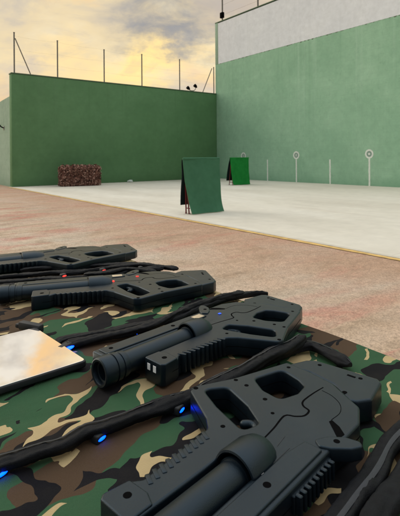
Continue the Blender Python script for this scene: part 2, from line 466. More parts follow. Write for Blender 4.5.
# twin lamp on top of the front wall
tl=empty('twin_floodlight',(wall_y(195),FY+0.2,fz)); tag(tl,'pair of small dark floodlights on a curved arm on the wall top near the corner','floodlight')
bm=bmesh.new()
pts=cr([(-0.30,0,0.16),(-0.22,0,0.07),(0,0,0.05),(0.18,0,0.12),(0.26,0,0.30)],0.05)
for p,q in zip(pts,pts[1:]): tube(bm,p,q,0.022,n=6)
tube(bm,(0,0,-0.002),(0,0,0.07),0.025)
finish('arm',bm,M['galv'],tl)
for x,z in ((-0.30,0.16),(0.26,0.34)):
    bm=bmesh.new()
    lathe(bm,[(-0.14,0),(-0.14,0.11),(-0.02,0.10),(0.05,0.06),(0.09,0.045),(0.09,0)],14,Matrix.Translation((x,0,z))@Matrix.Rotation(math.radians(35),4,'Y'))
    finish('lamp_head',bm,M['dark'],tl)

# ------------------------------------------------------------------ tall side wall
sw=empty('side_wall',(WX,0,0)); tag(sw,'tall faded green side wall with a greyish white upper band','wall')
SY0=-14
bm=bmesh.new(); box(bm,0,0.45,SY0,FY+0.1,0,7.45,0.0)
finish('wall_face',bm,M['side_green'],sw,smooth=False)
bm=bmesh.new(); box(bm,-0.006,0.45,SY0,FY-0.2,7.453,10.10,0.0)
finish('upper_band',bm,M['side_white'],sw,smooth=False)['label']='greyish white upper band of the wall'
bm=bmesh.new(); box(bm,-0.012,0.45,FY-0.198,FY+0.1,7.453,10.15,0.01); finish('wall_end',bm,M['side_low'],sw)
# ragged lower edge of the white band (paint runs over the green)
bm=bmesh.new(); r=random.Random(5)
y=SY0; 
while y<FY-0.5:
    w=r.uniform(0.08,0.3); h=r.uniform(0.01,0.07)
    vs=[bm.verts.new((-0.003,y,7.46)),bm.verts.new((-0.003,y+w,7.46)),bm.verts.new((-0.003,y+w*0.7,7.46-h)),bm.verts.new((-0.003,y+w*0.3,7.46-h*r.uniform(.4,1)))]
    bm.faces.new(vs); y+=w*r.uniform(0.8,1.8)
finish('paint_edge',bm,M['cap'],sw,smooth=False)['label']='ragged dark paint edge under the white band'
bm=bmesh.new(); box(bm,-0.03,0.48,SY0,FY+0.1,10.153,10.20,0.008); finish('coping',bm,M['cap'],sw)
# painted court numbers
def side_y(px):
    q=(px-200)/F_PX
    return WX*(CS-q*SN)/(q*CS+SN)
def ringmesh(bm,x,y,z,r0,r1,n=36,sy=1.0):
    a=[];b_=[]
    for k in range(n):
        t=2*PI*k/n
        a.append(bm.verts.new((x,y+r0*sy*math.cos(t),z+r0*math.sin(t)))); b_.append(bm.verts.new((x,y+r1*sy*math.cos(t),z+r1*math.sin(t))))
    for k in range(n):
        k2=(k+1)%n; bm.faces.new((a[k],b_[k],b_[k2],a[k2]))
def disc(bm,x,y,z,r,n=24,sy=1.0):
    bm.faces.new([bm.verts.new((x,y+r*sy*math.cos(2*PI*k/n),z+r*math.sin(2*PI*k/n))) for k in range(n)])
for px,top,circ,what in ((243.5,1.25,'bar','plain'),(267.5,1.22,None,''),(296.3,1.25,'oval',''),(330,1.22,None,''),(369.3,1.27,'dot','')):
    y=side_y(px); w=0.042
    bm=bmesh.new(); n=14
    L_=[bm.verts.new((-0.004,y-w+rnd.uniform(-.006,.006),top*k/n)) for k in range(n+1)]
    R_=[bm.verts.new((-0.004,y+w+rnd.uniform(-.006,.006),top*k/n)) for k in range(n+1)]
    for k in range(n): bm.faces.new((L_[k],R_[k],R_[k+1],L_[k+1]))
    mk=finish('painted_stripe',bm,M['white'],sw,smooth=False)
    mk['label']='white vertical stripe painted at the foot of the green wall'
    if circ:
        bm=bmesh.new(); ringmesh(bm,-0.005,y,top+0.20,0.135,0.215)
        rg=finish('painted_ring',bm,M['white'],mk,smooth=False); rg['label']='white painted ring on top of its stripe'
        bm=bmesh.new(); disc(bm,-0.0035,y,top+0.20,0.138)
        finish('ring_ground',bm,M['mark_grey'],mk,smooth=False)
        bm=bmesh.new()
        if circ=='dot': disc(bm,-0.007,y,top+0.20,0.055)
        elif circ=='oval': ringmesh(bm,-0.007,y,top+0.20,0.035,0.065,sy=0.75)
        else: ringmesh(bm,-0.007,y,top+0.20,0.05,0.075,sy=0.6)
        finish('painted_digit',bm,M['white'],mk,smooth=False)
# fence on the side wall
sf=empty('wall_top_fence',(WX+0.25,0,10.20)); tag(sf,'dark steel posts with stretched wires on top of the tall side wall','fence')
y=side_y(221.5)
ys=[FY-0.35,side_y(256)]
while ys[-1]>SY0+4: ys.append(ys[-1]-5.4)
for y in ys:
    bm=bmesh.new(); tube(bm,(0,y,0),(0,y,3.6),0.05); o=finish('post',bm,M['galv'],sf)
    bm=bmesh.new(); box(bm,-0.12,0.12,y-0.12,y+0.12,0,0.02,0.004); finish('base_plate',bm,M['galv'],o)
for zz in (0.45,1.1,1.8,2.5,3.4):
    bm=bmesh.new()
    for ya,yb in zip(ys,ys[1:]): tube(bm,(0,ya,zz),(0,yb,zz),0.004,n=5)
    finish('wire',bm,M['wire'],sf)
bm=bmesh.new(); box(bm,-0.12,0.06,FY-0.49,FY-0.21,0.25,0.62,0.03); finish('junction_box',bm,M['dark'],sf)

# ------------------------------------------------------------------ barricades
def barricade(name,label,loc,rz,front,back,ridge,backoff,w,group,flare=0.30,lean=0.0):
    t=empty(name,loc,rz); tag(t,label,'barricade',group)
    H=1.325
    def panel(pts,mat,nm,th=0.02,sag=0.034,seed=0,narrow=0.13):
        bm=bmesh.new(); nx=16; cols=[]
        cur=cr([(0,p[0],p[1]) for p in pts],0.05)
        for side in (0,1):
            grid=[]
            for j in range(nx+1):
                u=j/nx-0.5
                row=[]
                for i,p in enumerate(cur):
                    q=noise.noise(Vector((u*3+seed,p.z*2.2,seed)))*sag
                    e=1.0-narrow*max(0,(1-p.z/H))
                    row.append(bm.verts.new((u*w*e+lean*(1-p.z/H),p.y+q+(th if side else 0),p.z)))
                grid.append(row)
            for j in range(nx):
                for i in range(len(cur)-1):
                    bm.faces.new((grid[j][i],grid[j+1][i],grid[j+1][i+1],grid[j][i+1]))
            cols.append(grid)
        A,B=cols
        for j in range(nx):
            for i in (0,-1): bm.faces.new((A[j][i],A[j+1][i],B[j+1][i],B[j][i]))
        for j in (0,nx):
            for i in range(len(cur)-1): bm.faces.new((A[j][i],A[j][i+1],B[j][i+1],B[j][i]))
        return finish(nm,bm,mat,t,angle=50)
    p=panel([(0,0.012),(ridge*0.34,0.20),(ridge*0.60,0.45),(ridge*0.78,0.75),(ridge*0.92,1.08),(ridge-0.012,H-0.01)],front,'front_panel',seed=loc[0])
    p=panel([(backoff,0.21),(backoff*0.93+ridge*0.07,0.35),(backoff*0.7+ridge*0.3,0.65),(backoff*0.4+ridge*0.6,0.98),(ridge+0.035,1.2),(ridge+0.02,H-0.02)],back,'back_panel',seed=loc[0]+4,narrow=-0.03)
    bm=bmesh.new(); tube(bm,(-w/2,ridge+0.01,H),(w/2,ridge+0.01,H),0.026,n=12); finish('ridge_roll',bm,front,t)
    for sg_ in (-1,1):
        x=sg_*(w/2-0.13)
        for (ya,yb) in ((ridge*0.72+0.02,ridge+0.03),(backoff-0.02,ridge+0.03)):
            xt=sg_*(w/2-0.09); bm=bmesh.new(); tube(bm,(x,ya,0.012),(xt,yb,H-0.12),0.018,n=8); tube(bm,(x,ya,0.0),(x,ya,0.016),0.026,n=8)
            finish('leg',bm,M['red_steel'],t)
        bm=bmesh.new(); tube(bm,(x,ridge*0.72,0.13),(x,backoff-0.03,0.13),0.014,n=8); finish('crossbar',bm,M['red_steel'],t)
    return t
barricade('barricade','dull green A-frame barricade with red legs, the nearer of the two on the court',(6.66,8.52,0.008),math.radians(0.5),M['baize'],M['baize_dark'],0.27,0.36,1.13,'A-frame barricades on the court')
barricade('barricade','bright green A-frame barricade in front of the tall side wall, farther of the two',(14.84,16.30,0.006),math.radians(-2),M['baize_bright'],M['baize_dark'],0.2,0.46,1.2,'A-frame barricades on the court')

# ------------------------------------------------------------------ net covered block
nb=empty('netted_block',(8.60,21.45,0.004),math.radians(-10)); tag(nb,'low brown block covered in leafy camouflage net at the foot of the dark green wall','barrier')
bm=bmesh.new()
box(bm,-0.90,0.90,-0.30,0.30,0.0,0.93,0.06,seg=2)
bmesh.ops.subdivide_edges(bm,edges=bm.edges[:],cuts=4,use_grid_fill=True)
for v in bm.verts:
    n=noise.noise_vector(v.co*3.0)*0.09
    if v.co.z>0.05: v.co+=n
finish('block',bm,M['net'],nb,angle=60)
for nm,mat,cnt,seed in (('net_leaves',M['net2'],900,1),('net_leaves',M['net3'],420,2),('net_leaves',M['net'],900,3)):
    bm=bmesh.new(); r=random.Random(seed)
    for k in range(cnt):
        f=r.choice(('f','f','f','t','l','r'))
        if f=='f': p=Vector((r.uniform(-.92,.92),-0.32-r.uniform(0,.10),r.uniform(0.02,.96)))
        elif f=='t': p=Vector((r.uniform(-.92,.92),r.uniform(-.32,.32),0.94+r.uniform(0,.09)**1.0))
        elif f=='l': p=Vector((-0.91-r.uniform(0,.09),r.uniform(-.32,.32),r.uniform(0.02,.95)))
        else: p=Vector((0.91+r.uniform(0,.09),r.uniform(-.32,.32),r.uniform(0.02,.95)))
        s=r.uniform(.03,.085)
        q=Matrix.Translation(p)@Matrix.Rotation(r.uniform(0,6.3),4,Vector((r.uniform(-1,1),r.uniform(-1,1),r.uniform(-1,1))))
        vs=[bm.verts.new(q@Vector(c)) for c in ((-s,-s*.4,0),(s*.3,-s*.6,0.01),(s,0.1*s,0),(0.1*s,s*.55,0.012))]
        bm.faces.new(vs)
    o=finish(nm,bm,mat,nb,smooth=False,recalc=False); o['kind']='stuff'

# pale bundle at the foot of the front wall
bd=bmesh.new(); bmesh.ops.create_icosphere(bd,subdivisions=3,radius=1.0)
for v in bd.verts:
    v.co*=1+noise.noise(v.co*1.7)*0.35; v.co=Vector((v.co.x*0.17,v.co.y*0.11,max(v.co.z*0.085,-0.05)+0.05))
o=finish('crumpled_bag',bd,M['pale'],angle=80); o.location=(wall_y(128),FY-0.25,0.005)
tag(o,'small pale crumpled bag at the foot of the dark green wall','bag')

# ------------------------------------------------------------------ table
TX0,TX1,TY0,TY1=-0.10,1.165,-0.35,2.56
tb=empty('folding_table',((TX0+TX1)/2,(TY0+TY1)/2,0)); tag(tb,'long folding table hidden under the camouflage cloth','table')
cx,cy=(TX0+TX1)/2,(TY0+TY1)/2
bm=bmesh.new(); box(bm,TX0-cx,TX1-cx,TY0-cy,TY1-cy,TABLE_Z-0.045,TABLE_Z-0.012,0.008); finish('table_top',bm,M['table'],tb)
for sx in (TX0+0.08,TX1-0.08):
    for sy in (TY0+0.15,TY1-0.15):
        bm=bmesh.new(); tube(bm,(sx-cx,sy-cy,0),(sx-cx,sy-cy,TABLE_Z-0.045),0.016); finish('leg',bm,M['galv'],tb)
# cloth: one sheet draped over the top, hanging down on every side
bm=bmesh.new()
def axis_pts(a,b,step,hang):
    out=[]
    n=int((b-a)/step)
    for k in range(n+1): out.append(('in',a+(b-a)*k/n,0))
    return out
NX=120; NY=250; HANG=0.34
us=[]; 
def param(n,a,b):
    Lp=b-a+2*HANG
    return [-HANG+Lp*k/n for k in range(n+1)]
def drape(t,length):
    """distance along -> (position, drop)"""
    R=0.016
    if t<0: d=-t; side=-1; base=0.0
    elif t>length: d=t-length; side=1; base=length
    else: return t,0.0
    a=min(d/R,PI/2)
    off=R*math.sin(a); drop=R*(1-math.cos(a))+max(0,d-R*PI/2)
    return base+side*off,drop
lx,ly=TX1-TX0,TY1-TY0
grid=[]
for s_ in param(NX,TX0,TX1):
    row=[]
    for t_ in param(NY,TY0,TY1):
        X,dx=drape(s_,lx); Y,dy=drape(t_,ly)
        w=noise.noise(Vector((X*4,Y*4,0)))*0.004+noise.noise(Vector((X*11,Y*9,3)))*0.002-(1-abs(noise.noise(Vector((X*2.2+Y*1.5,Y*3.5-X,7)))))**9*0.005
        if dx==0 and dy==0: z=TABLE_Z-0.004+w
        else: z=TABLE_Z-0.004+w*0.5-max(dx,dy)
        if dx>0.02:
            fold=math.sin(Y*16+2*noise.noise(Vector((Y*2,0,1))))*0.022*min(1,dx/0.2)
            X+= (1 if s_>0 else -1)*(0.012+abs(fold))
        elif s_>lx-0.05 or s_<0.05:
            X+= (1 if s_>0.5 else -1)*0.004*noise.noise(Vector((Y*5,2,1)))
        if dy>0.02: Y+=(1 if t_>0 else -1)*(0.01+0.02*abs(math.sin(X*17))*min(1,dy/0.2))
        row.append(bm.verts.new((X,Y,z)))
    grid.append(row)
for i in range(NX):
    for j in range(NY): bm.faces.new((grid[i][j],grid[i+1][j],grid[i+1][j+1],grid[i][j+1]))
cl=finish('camouflage_cloth',bm,M['camo'],angle=70); cl.location=(TX0,TY0,0)
tag(cl,'woodland camouflage cloth in green, brown, black and tan spread over the table','tablecloth')

# ------------------------------------------------------------------ laser tag guns
T0=0.017
def make_gun(label,group,origin,ang,m,scale=1.0,led=None,sticker=False,lift=0.0,zs=1.0):
    t=empty('laser_tag_gun',(origin[0],origin[1],TABLE_Z+lift+0.0265*scale*zs),ang,scale); t.scale=(scale,scale,scale*zs)
    tag(t,label,'toy gun',group)
    Y=lambda q:(q+T0)*m
    def lp(pts): return [(x,Y(y)) for x,y in fillet(pts)]
    g=M['gun']
    outline=[(-.275,-.108,.006),(.150,-.108,.004),(.176,-.113,.006),(.232,-.113,.03),(.285,-.090,.02),(.303,-.060,.02),(.336,-.008,.03),(.351,.06,.03),(.356,.123,.008),
             (.209,.170,.02),(.124,.211,.012),(.104,.206,.012),(.052,.112,.02),(.030,.088,.02),(-.135,.074,.01),(-.150,.086,.006),(-.197,.091,.008),(-.203,.084,.006),(-.200,.020,.006),(.034,.018,.006),(.034,-.048,.006),(-.272,-.052,.006)]
    h1=[(.126,.186,.014),(.168,.154,.020),(.140,.080,.03),(.106,.026,.016),(.068,.036,.014),(.096,.122,.03)]
    h2=[(.238,.134,.018),(.316,.110,.020),(.300,.058,.03),(.284,.034,.016),(.247,.029,.02),(.204,.044,.016),(.210,.090,.03)]
    plate('body',[lp(outline),lp(h1),lp(h2)],-.025,.025,.0045,g,t)
    plate('parting_line',[lp(outline),lp(h1),lp(h2)],-.0006,.0006,0.0,M['dark'],t,grow=.0005)
    # butt plate with two slots
    bo=[(.345,.1235,.006),(.405,.098,.010),(.420,.080,.010),(.430,-.070,.008),(.418,-.082,.006),(.335,-.094,.008),(.306,-.074,.01),(.303,-.062,.01),(.341,-.008,.03),(.356,.06,.03)]
    bp=plate('butt_plate',[lp(bo)],-.0262,.0215,.005,g,t)
    bm=bmesh.new(); box(bm,.397,.404,Y(-.020)-.010,Y(-.020)+.010,.0195,.0221,0.0006,seg=1); finish('slot',bm,M['dark'],bp)
    bm=bmesh.new()
    for q in (-.045,-.02,.005,.03,.055): box(bm,.4195,.4225,Y(q)-.006,Y(q)+.006,-.018,.013,0.001,seg=1)
    finish('butt_pad',bm,M['rubber'],bp)
    # raised upper shell beside the barrel and the long rail cover
    rc=[(-.262,-.100,.004),(.112,-.100,.004),(.112,-.066,.004),(.06,-.058,.004),(-.262,-.060,.004)]
    plate('rail_cover',[lp(rc)],.018,.0285,.0025,g,t)
    # side shell with the wavy parting line
    # parting seam: thin dark channel
    sm=[(.062,-.008),(.110,-.003),(.158,.004),(.170,-.012),(.184,-.024),(.205,-.022),(.212,-.006),(.228,.004),(.268,.004),(.306,.000)]
    cu=cr([(x,Y(y),.0252) for x,y in sm],0.004)
    bm=bmesh.new(); prev=None
    for i,p in enumerate(cu):
        d=(cu[min(i+1,len(cu)-1)]-cu[max(i-1,0)]).normalized(); nrm=Vector((-d.y,d.x,0))
        ww=.0021*(0.6+0.4*math.sin(PI*min(1,max(0,i/len(cu)))))
        r_=[bm.verts.new(p+nrm*ww),bm.verts.new(p-nrm*ww)]
        if prev: bm.faces.new((prev[0],prev[1],r_[1],r_[0]))
        prev=r_
    finish('seam',bm,M['dark'],t,smooth=False)
    # barrel, muzzle, collar
    bx=Matrix.Translation((0,0,.010))
    bm=bmesh.new(); lathe(bm,[(.034,0),(.034,.029),(-.018,.029),(-.0185,.031),(-.024,.031),(-.0245,.0285),(-.285,.0275),(-.285,0)],44,bx)
    br=finish('barrel',bm,g,t)
    bm=bmesh.new(); lathe(bm,[(-.240,.0276),(-.241,.031),(-.248,.0325),(-.256,.0325),(-.257,.0305),(-.262,.0305),(-.263,.0345),(-.276,.0355),(-.277,.033),(-.281,.033),(-.282,.036),(-.307,.0365),(-.312,.035),(-.314,.032),(-.313,.027),(-.307,.0245),(-.302,.0242),(-.301,.0205),(-.294,.0195),(-.287,.0185)],44,bx)
    finish('muzzle',bm,g,br)
    bm=bmesh.new(); lathe(bm,[(-.2875,.0188),(-.288,.0)],30,bx); finish('bore',bm,M['dark'],br)
    bm=bmesh.new(); lathe(bm,[(.06,.0),(.058,.030),(.046,.038),(.026,.043),(-.018,.0435),(-.023,.042),(-.024,.039),(-.022,.0365),(.005,.0355),(.006,.029)],44,bx)
    co=finish('collar',bm,g,t)
    # foregrip ribs: scallops on the outer edge plus slanted bars on the face
    bm=bmesh.new()
    for k in range(10):
        x=-.128+.0155*k
        yy=.0765+.0010*k
        a_=Matrix.Translation((x,Y(yy-.006),0))@Matrix.Rotation(math.radians(-24)*m,4,'Z')
        box(bm,-.0043,.0043,-.016,.0075,-.02,.0264,.0018,mat=a_,seg=2)
    finish('grip_ribs',bm,g,t)
    # foregrip end block
    fb=[(-.2065,.0225,.006),(-.160,.0225,.004),(-.150,.045,.006),(-.152,.086,.006),(-.198,.0925,.007),(-.2065,.085,.006)]
    e=plate('grip_block',[lp(fb)],-.0265,.0278,.003,g,t)
    for q in ((.040,.062) if m<0 else ()):
        bm=bmesh.new(); box(bm,-.2075,-.2060,Y(q)-.0055,Y(q)+.0055,.001,.017,.0004,seg=1); finish('sensor_window',bm,M['whitesq'],e)
    # toothed rail along the top edge
    bm=bmesh.new(); box(bm,.000,.118,Y(-.110)-.003,Y(-.110)+.003,-.012,.016,.001,seg=1)
    for k in range(9):
        x=.004+.0128*k
        box(bm,x,x+.007,Y(-.1165)-.0055,Y(-.1165)+.0055,-.013,.0175,.0012,seg=1)
    finish('toothed_rail',bm,g,t)
    # sight bracket
    sb=[(.116,-.092,.006),(.128,-.076,.006),(.152,-.090,.006),(.170,-.112,.01),(.176,-.138,.008),(.166,-.148,.008),(.146,-.136,.008),(.124,-.110,.008)]
    sg=plate('sight_bracket',[lp(sb)],.004,.0285,.003,g,t)
    wv=[(.160,-.1045),(.198,-.068),(.206,-.070),(.196,-.090),(.180,-.1075)]
    bm=bmesh.new(); bm.faces.new([bm.verts.new((x,Y(y),.0254)) for x,y in wv]); finish('notch_shade',bm,M['dark'],t,smooth=False)  # flat dark patch painting the shade in the notch beside the bracket
    arc=cr([(x,Y(y),.0253) for x,y in ((.206,-.069),(.240,-.070),(.268,-.056),(.286,-.030),(.292,-.004))],.004)
    bm=bmesh.new(); prev=None
    for i,p in enumerate(arc):
        d=(arc[min(i+1,len(arc)-1)]-arc[max(i-1,0)]).normalized(); nrm=Vector((-d.y,d.x,0))*.0006
        r_=[bm.verts.new(p+nrm),bm.verts.new(p-nrm)]
        if prev: bm.faces.new((prev[0],prev[1],r_[1],r_[0]))
        prev=r_
    finish('seam',bm,M['dark'],t,smooth=False)
    # trigger
    pts=[(.104,.020),(.112,.034),(.120,.046),(.118,.058),(.110,.066)]
    cu=cr([(x,Y(y),.004) for x,y in pts],0.005)
    bm=bmesh.new()
    for p,q in zip(cu,cu[1:]): tube(bm,p,q,.0085,n=14)
    bmesh.ops.create_uvsphere(bm,u_segments=14,v_segments=8,radius=.0085,matrix=Matrix.Translation(cu[-1]))
    finish('trigger',bm,g,t,angle=60)
    # grip swell between the two openings
    bm=bmesh.new()
    cu=cr([(.176,Y(.048),0),(.182,Y(.09),0),(.194,Y(.135),0),(.202,Y(.150),0)],.008)
    bmesh.ops.create_uvsphere(bm,u_segments=24,v_segments=12,radius=1.0,matrix=Matrix.Translation((.186,Y(.098),0))@Matrix.Rotation(math.radians(78)*m,4,'Z')@Matrix.Diagonal((.055,.036,.0225,1)))
    finish('hand_grip',bm,g,t,angle=80)
    # screws: dark sunk sockets with a fine rim
    for (x,q,zz,rr) in ((.118,.202,.0252,.0042),(.204,.160,.0252,.0038),(.201,.128,.0252,.0038),(.182,.066,.0252,.0038),(.150,.026,.0252,.003),(.324,-.040,.0217,.0042),(.404,-.040,.0217,.0038),(.402,.060,.0217,.0038),(.335,.105,.0252,.0036),(-.020,-.078,.0287,.0050),(-.175,.062,.0280,.0052),(-.236,-.080,.0287,.0046),(.148,-.108,.0287,.0044),(.052,.070,.0252,.0036)):
        bm=bmesh.new()
        bmesh.ops.create_circle(bm,cap_ends=True,segments=18,radius=rr*1.3,matrix=Matrix.Translation((x,Y(q),zz)))
        finish('screw',bm,M['dark'],t,smooth=False)
    bm=bmesh.new(); bmesh.ops.create_circle(bm,cap_ends=True,segments=18,radius=.0034,matrix=Matrix.Translation((-.002,Y(-.0585),.0262))); finish('steel_screw',bm,M['steel'],t,smooth=False)
    # faint moulded lines on the shell
    bm=bmesh.new()
    for (xa,ya,xb,yb) in ((.072,-.036,.104,-.031),(-.008,-.0565,.082,-.0545)):
        d=Vector((xb-xa,(yb-ya)*m,0)).normalized(); n_=Vector((-d.y,d.x,0))*.0005
        A=Vector((xa,Y(ya),.02545)); B=Vector((xb,Y(yb),.02545))
        bm.faces.new([bm.verts.new(v) for v in (A+n_,A-n_,B-n_,B+n_)])
    finish('moulded_line',bm,M['rubber'],t,smooth=False)
    if sticker:
        bm=bmesh.new(); box(bm,.066,.102,Y(-.078)-.012,Y(-.078)+.012,.0280,.0291,.0004,seg=1); finish('label_sticker',bm,M['sticker'],t)
    if led:
        bm=bmesh.new(); box(bm,.060,.067,Y(-.014)-.006,Y(-.014)+.006,.020,.0275,.0012,seg=1); finish('light',bm,M[led],t)
        bm=bmesh.new(); box(bm,.150,.160,Y(-.050)-.004,Y(-.050)+.004,.0262,.0276,.0005,seg=1); finish('light',bm,M[led if led!='blue' else 'blue_dim'],t)
    return t
GG='laser tag guns laid out on the camouflage cloth'
make_gun('black laser tag gun nearest the camera, its stock with two openings filling the foreground',GG,(.493,.545),math.radians(10),1)
make_gun('black laser tag gun with open muzzle, blue lights and two white squares, second nearest',GG,(.755,1.048),math.radians(8.6),-1,1.0,'blue',True)
make_gun('black laser tag gun behind the mirror-like panel with tan sticker and reddish light',GG,(.7445,1.7026),math.radians(-20),-1,1.14,'red',True,zs=0.82)
make_gun('black laser tag gun farthest from the camera, at the far end of the table',GG,(.6785,2.40),math.radians(-8.3),-1,1.32,zs=0.66)

# ------------------------------------------------------------------ headbands
def headband(label,group,strands,leds=(),width=.030,height=.022,lit_strip=None):
    t=empty('headband',ray_point(*strands[0][len(strands[0])//2][:2],TABLE_Z)); tag(t,label,'headband',group)
    base=t.location.copy()
    for si,st in enumerate(strands):
        pts=[]
        for p in st:
            z=TABLE_Z+(p[2] if len(p)>2 else 0.0)
            pts.append(ray_point(p[0],p[1],z+height*0.6)-base)
            pts[-1].z=z-base.z
        cu=cr(pts,.005)
        bm=bmesh.new(); n=28; prev=None; tot=len(cu)
        top=[]
        for i,p in enumerate(cu):
            d=(cu[min(i+1,tot-1)]-cu[max(i-1,0)]); d.z=0; d.normalize(); nr=Vector((-d.y,d.x,0))
            s=i*.005
            k=1+0.16*noise.noise(Vector((s*13,si*7.7,base.x*9)))+0.05*noise.noise(Vector((s*45,si*3.1,base.y*9)))
            wob=0.006*noise.noise(Vector((s*9,si+2.2,5)))
            e=min(1,(min(i,tot-1-i)+1)/5.0); e=math.sqrt(e)
            ring=[]
            tilt=0.35*noise.noise(Vector((s*6,si*5.0,base.x)))
            for q in range(n):
                a=2*PI*q/n
                ca,sa=math.cos(a),math.sin(a)
                fold=1+0.10*math.sin(3*a+6*noise.noise(Vector((s*7,si,2))))+0.05*math.sin(7*a+s*40)
                xx=abs(ca)**0.75*(1 if ca>0 else -1)*width/2*k*e*fold
                zz=abs(sa)**0.75*(1 if sa>0 else -1)*height/2*k*e*fold
                x2=xx*math.cos(tilt)-zz*math.sin(tilt); z2=xx*math.sin(tilt)+zz*math.cos(tilt)
                v=p+nr*(x2+wob)+Vector((0,0,max(-height*.5+0.001,z2)+height*.5))
                v+=Vector((0,0,1))*(0.0012*noise.noise(v*160)+0.0022*noise.noise(Vector((v.x*70,v.y*70,si*3+v.z*40)))*max(0,sa))
                ring.append(bm.verts.new(v))
            top.append((p+nr*wob+Vector((0,0,height*.5)),nr,k*e,tilt))
            if prev:
                for q in range(n): bm.faces.new((prev[q],prev[(q+1)%n],ring[(q+1)%n],ring[q]))
            else: bm.faces.new(ring)
            prev=ring
        bm.faces.new(prev[::-1])
        so=finish('strap',bm,M['strap'],t,angle=70)
        if lit_strip and si in lit_strip[0]:  # lighter strip laid along the strap as a painted highlight
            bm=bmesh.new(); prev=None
            a0,a1=int(lit_strip[1]*tot),int(lit_strip[2]*tot)
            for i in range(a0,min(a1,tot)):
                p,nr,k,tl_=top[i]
                o1=lit_strip[3]
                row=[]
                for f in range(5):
                    u=o1+(f-2)/2*lit_strip[4]
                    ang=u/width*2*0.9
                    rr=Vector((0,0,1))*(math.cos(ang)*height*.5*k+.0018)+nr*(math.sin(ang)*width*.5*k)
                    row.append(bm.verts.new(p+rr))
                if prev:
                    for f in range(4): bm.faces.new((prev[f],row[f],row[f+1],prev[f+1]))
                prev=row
            finish('lit_face_strip',bm,M['lit_strip'],so,angle=70)
    for (px,py,z,mat,l,w,ang) in leds:
        p=ray_point(px,py,TABLE_Z+z)-base; 
        bm=bmesh.new()
        bmesh.ops.create_uvsphere(bm,u_segments=14,v_segments=8,radius=1.0,matrix=Matrix.Translation(p)@Matrix.Rotation(ang,4,'Z')@Matrix.Diagonal((l,w,.0035,1)))
        lo=finish('light',bm,M[mat],t,angle=80)
        bm=bmesh.new(); 
        side=Vector((-math.sin(ang),math.cos(ang),0))*(w*.6+.009)
        box(bm,-l*1.25,l*1.25,-.011,.011,-.010,.009,.0045,mat=Matrix.Translation(p+side)@Matrix.Rotation(ang,4,'Z'),seg=3); finish('sensor_pod',bm,M['rubber'],t)
    return t
HG='black sensor headbands lying between the guns'
headband('black headband with blue lights winding past the nearest gun, closest long strap',HG,
  [[(-14,468),(0,463),(22,457),(42,450),(63,444),(84,431),(104,426),(126,419),(148,411),(170,402),(196,392),(215,383),(235,374),(258,363),(280,353),(298,346),(312,345),(326,351),(340,358),(351,364)],
   [(196,394,.012),(222,381,.016),(246,367,.018),(270,355,.018),(292,344,.016),(303,336,.014)]],
  [(2,474,.004,'blue',.011,.0030,0.35),(102,438.5,.004,'blue',.010,.0026,0.35),(182,410,.004,'blue',.010,.0026,0.45)],
  width=.036,height=.024,lit_strip=((0,1),.0,1.0,0.007,.0026))
headband('black headband with bright blue light beside the panel and the second gun',HG,
  [[(56,344),(62,340),(85,336),(104,332),(125,328),(148,324),(166,320),(182,315),(196,310),(217,301),(236,296),(252,293),(268,293)],
   [(60,347,.0),(84,341,.0),(108,335,.0),(130,331,.0),(152,325,.006),(176,313,.010),(198,304,.010),(222,297,.010),(244,292,.008)]],
  [(69,348,.012,'blue',.020,.009,0.5),(137,333,.006,'blue',.006,.0035,0.4)],
  width=.030,height=.022)
headband('black headband with red lights between the two farthest guns',HG,
  [[(-12,278),(10,276),(48,273),(72,272),(95,270),(118,266.5),(140,264.5),(158,266),(178,268.5)],
   [(-12,283),(10,281.5),(40,279),(64,278.5),(86,277),(106,275.5),(128,272),(146,269),(164,267.5)],
   [(20,270),(50,267.5),(80,266),(110,265),(136,263)],
   [(-8,288),(20,285),(48,282),(78,281),(104,279),(122,276)],
   [(84,274,.012),(104,273,.014),(124,269,.014),(140,270,.012),(156,271.5,.010)]],
  [(64.5,276,.022,'red',.010,.005,0.2),(104,270.5,.02,'red',.010,.005,0.2),(142,268.5,.02,'red',.007,.004,0.2)],
  width=.034,height=.022)
headband('black headband with a grey strip painted as its lit face in the near right corner of the cloth',HG,
  [[(318,545),(340,520),(358,494),(376,468),(396,440),(420,410),(445,384)],
   [(362,545),(378,518),(392,494),(410,468),(432,440)]],
  [],width=.036,height=.026,lit_strip=((0,),.0,1.0,-0.006,.0045))

# dark clip at the far corner of the panel
ck=empty('strap_clip',ray_point(31,332,TABLE_Z),math.radians(-62)); tag(ck,'small black plastic clip lying on the far corner of the mirror-like panel','clip')
bm=bmesh.new(); box(bm,-.045,.045,-.012,.012,.003,.030,.006); finish('clip_body',bm,M['rubber'],ck)
bm=bmesh.new(); box(bm,-.062,-.045,-.008,.008,.006,.020,.004); finish('clip_tongue',bm,M['rubber'],ck)

# ------------------------------------------------------------------ mirror-like panel (tablet lying face up)
c_fr=ray_point(87.5,360,TABLE_Z+.02); c_br=ray_point(36,327,TABLE_Z+.02)
ax=(c_br-c_fr); Lt=ax.length*1.0; ang=math.atan2(ax.y,ax.x)
fl=ray_point(0,387.5,TABLE_Z+.02); ex=(fl-c_fr); a2=math.atan2(ex.y,ex.x)
tb2=empty('tablet',(c_fr.x,c_fr.y,TABLE_Z),0); tag(tb2,'flat tablet with glossy face mirroring the cloudy sky, at the left edge of the cloth','tablet')
u=Vector((math.cos(ang),math.sin(ang))); w=Vector((math.cos(a2),math.sin(a2)))
W=0.34
def quad(k,grow=0.0):
    P=[Vector((0,0)),u*Lt,u*Lt+w*W,w*W]
    return P
P=quad(0); P=[(p.x,p.y,.012) for p in P]
def inset(poly,d):
    c=Vector((sum(p[0] for p in poly)/4,sum(p[1] for p in poly)/4))
    return [((Vector(p[:2])-c)*(1-d)+c).to_tuple()+(p[2],) for p in poly]
